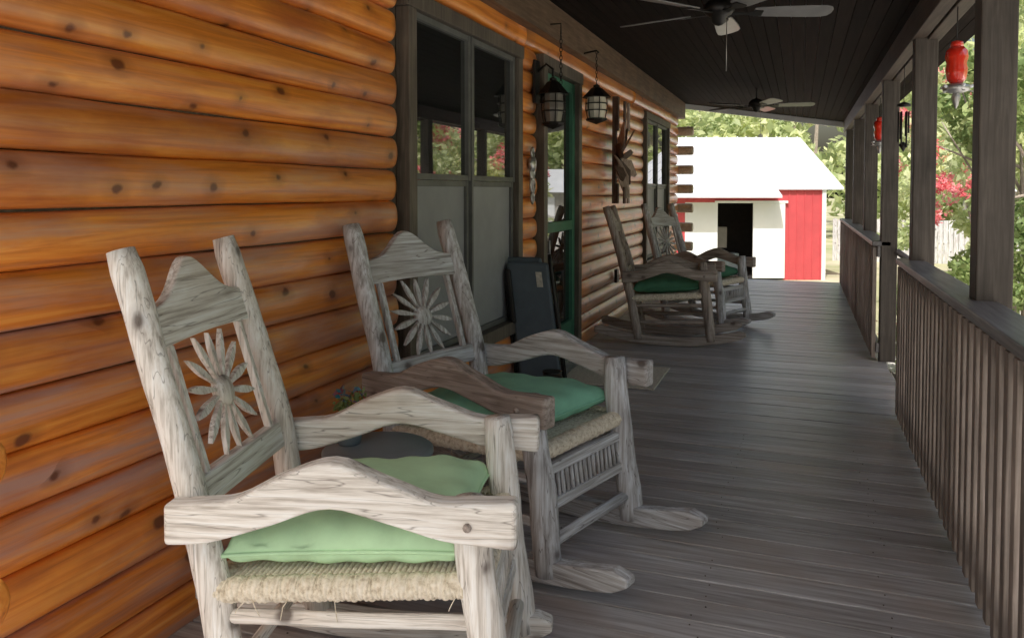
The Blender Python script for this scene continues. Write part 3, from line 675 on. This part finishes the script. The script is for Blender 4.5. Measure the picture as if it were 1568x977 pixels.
# ------------------------------------------------------------------ vegetation
def tree(name,x,y,h,r,leaves,size,mat,flowers=0,stems=4,z0=GZ,lowfrac=.3,nf=26,fr_=(.06,.13)):
    e=empty(name,(x,y,z0)); cl=[]; g=[]
    for k in range(stems):
        a_=k*6.283/stems+random.uniform(-.3,.3); b0=(.08*math.cos(a_),.08*math.sin(a_),0)
        tip=(r*.45*math.cos(a_),r*.45*math.sin(a_),h*.72)
        mid=(r*.18*math.cos(a_),r*.18*math.sin(a_),h*.36)
        g.append(tubeg([b0,mid,tip],[.055*h/4,.04*h/4,.015*h/4],8,rough=.08,seed=k))
        for q in range(3):
            a2=a_+random.uniform(-1,1); e2=(tip[0]+r*.5*math.cos(a2),tip[1]+r*.5*math.sin(a2),h*random.uniform(.55,.95))
            g.append(tubeg([Vector(mid).lerp(Vector(tip),.4+.2*q),e2],[.02*h/4,.006],6))
    for k in range(34):
        a_=random.uniform(0,6.283); zz=random.uniform(lowfrac,1); rr=r*math.sqrt(random.random())*(1.1-.5*abs(zz-.6))
        cl.append((rr*math.cos(a_),rr*math.sin(a_),h*zz,random.uniform(.16,.34)*r))
    v,f=join(g); mk('trunk',v,f,M_bark,e,smooth=True)
    leafobj('crown',cl,leaves,size,mat,e)
    if flowers:
        fc=[]
        for k in range(nf):
            a_=random.uniform(0,6.283); zz=random.uniform(.45,1.02); rr=r*(1.12-.7*abs(zz-.6))*random.uniform(.8,1.05)
            for q in range(4): fc.append((rr*math.cos(a_)+random.gauss(0,.05)*r,rr*math.sin(a_)+random.gauss(0,.05)*r,h*zz+random.gauss(0,.07)*r,random.uniform(*fr_)*max(1,r)))
        leafobj('flowers',fc,flowers,size*.55,M_flow,e,.45)
    return e
tree('crape_myrtle',2.35,9.9,3.9,.95,9000,.05,M_leaf,1700,nf=16,fr_=(.04,.09))
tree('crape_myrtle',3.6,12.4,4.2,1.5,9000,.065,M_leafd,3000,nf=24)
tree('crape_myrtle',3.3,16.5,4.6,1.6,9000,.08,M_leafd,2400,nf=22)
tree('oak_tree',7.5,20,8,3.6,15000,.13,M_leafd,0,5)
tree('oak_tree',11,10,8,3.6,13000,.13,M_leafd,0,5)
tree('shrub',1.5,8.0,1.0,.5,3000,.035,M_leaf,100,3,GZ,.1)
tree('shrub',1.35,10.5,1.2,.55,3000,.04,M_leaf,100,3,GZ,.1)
cl=[]; tg=[]
def row(x0,y0,x1,y1,n,h0,h1):
    for i in range(n):
        t_=(i+.5)/n; cx=x0+(x1-x0)*t_+random.uniform(-1,1); cy_=y0+(y1-y0)*t_+random.uniform(-2,2); h=random.uniform(h0,h1)
        tg.append(tubeg([(cx,cy_,GZ),(cx+.3,cy_,GZ+h*.7)],[.22,.07],6))
        for k in range(13):
            cl.append((cx+random.gauss(0,1.9),cy_+random.gauss(0,1.3),GZ+h*random.uniform(.12,1),random.uniform(.7,1.6)))
row(-26,44,30,40,20,8,11); row(-20,56,34,54,18,11,14); row(24,38,28,-2,10,5,8)
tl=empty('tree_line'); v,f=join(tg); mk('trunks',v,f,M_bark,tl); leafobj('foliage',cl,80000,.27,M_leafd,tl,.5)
# ------------------------------------------------------------------ light
el,az=math.radians(58),math.radians(183)
D_=Vector((math.cos(el)*math.sin(az),math.cos(el)*math.cos(az),math.sin(el)))
sun=bpy.data.lights.new('sun','SUN'); sun.energy=5; sun.angle=math.radians(.5); sun.color=(1,.96,.91)
so=bpy.data.objects.new('sun',sun); so.rotation_euler=D_.to_track_quat('Z','Y').to_euler(); link(so)
wd=bpy.data.worlds.new('World'); scene.world=wd; wd.use_nodes=True; nt=wd.node_tree
bg=nt.nodes['Background']; sk=nt.nodes.new('ShaderNodeTexSky'); sk.sky_type='NISHITA'; sk.sun_disc=False; sk.sun_elevation=el; sk.sun_rotation=az; sk.dust_density=7.0; sk.air_density=1.6
nt.links.new(sk.outputs[0],bg.inputs[0]); bg.inputs[1].default_value=.15
# ------------------------------------------------------------------ camera
cam=bpy.data.cameras.new('camera'); co=bpy.data.objects.new('camera',cam); link(co)
co.location=(0,0,H); co.rotation_euler=(math.radians(88),0,math.radians(20.2))
cam.sensor_fit='HORIZONTAL'; cam.sensor_width=36; cam.lens=27.55; cam.shift_y=-154.5/1568; cam.clip_end=600; cam.clip_start=.05
scene.camera=co
scene.view_settings.view_transform='Standard'; scene.view_settings.look='None'; scene.view_settings.exposure=0
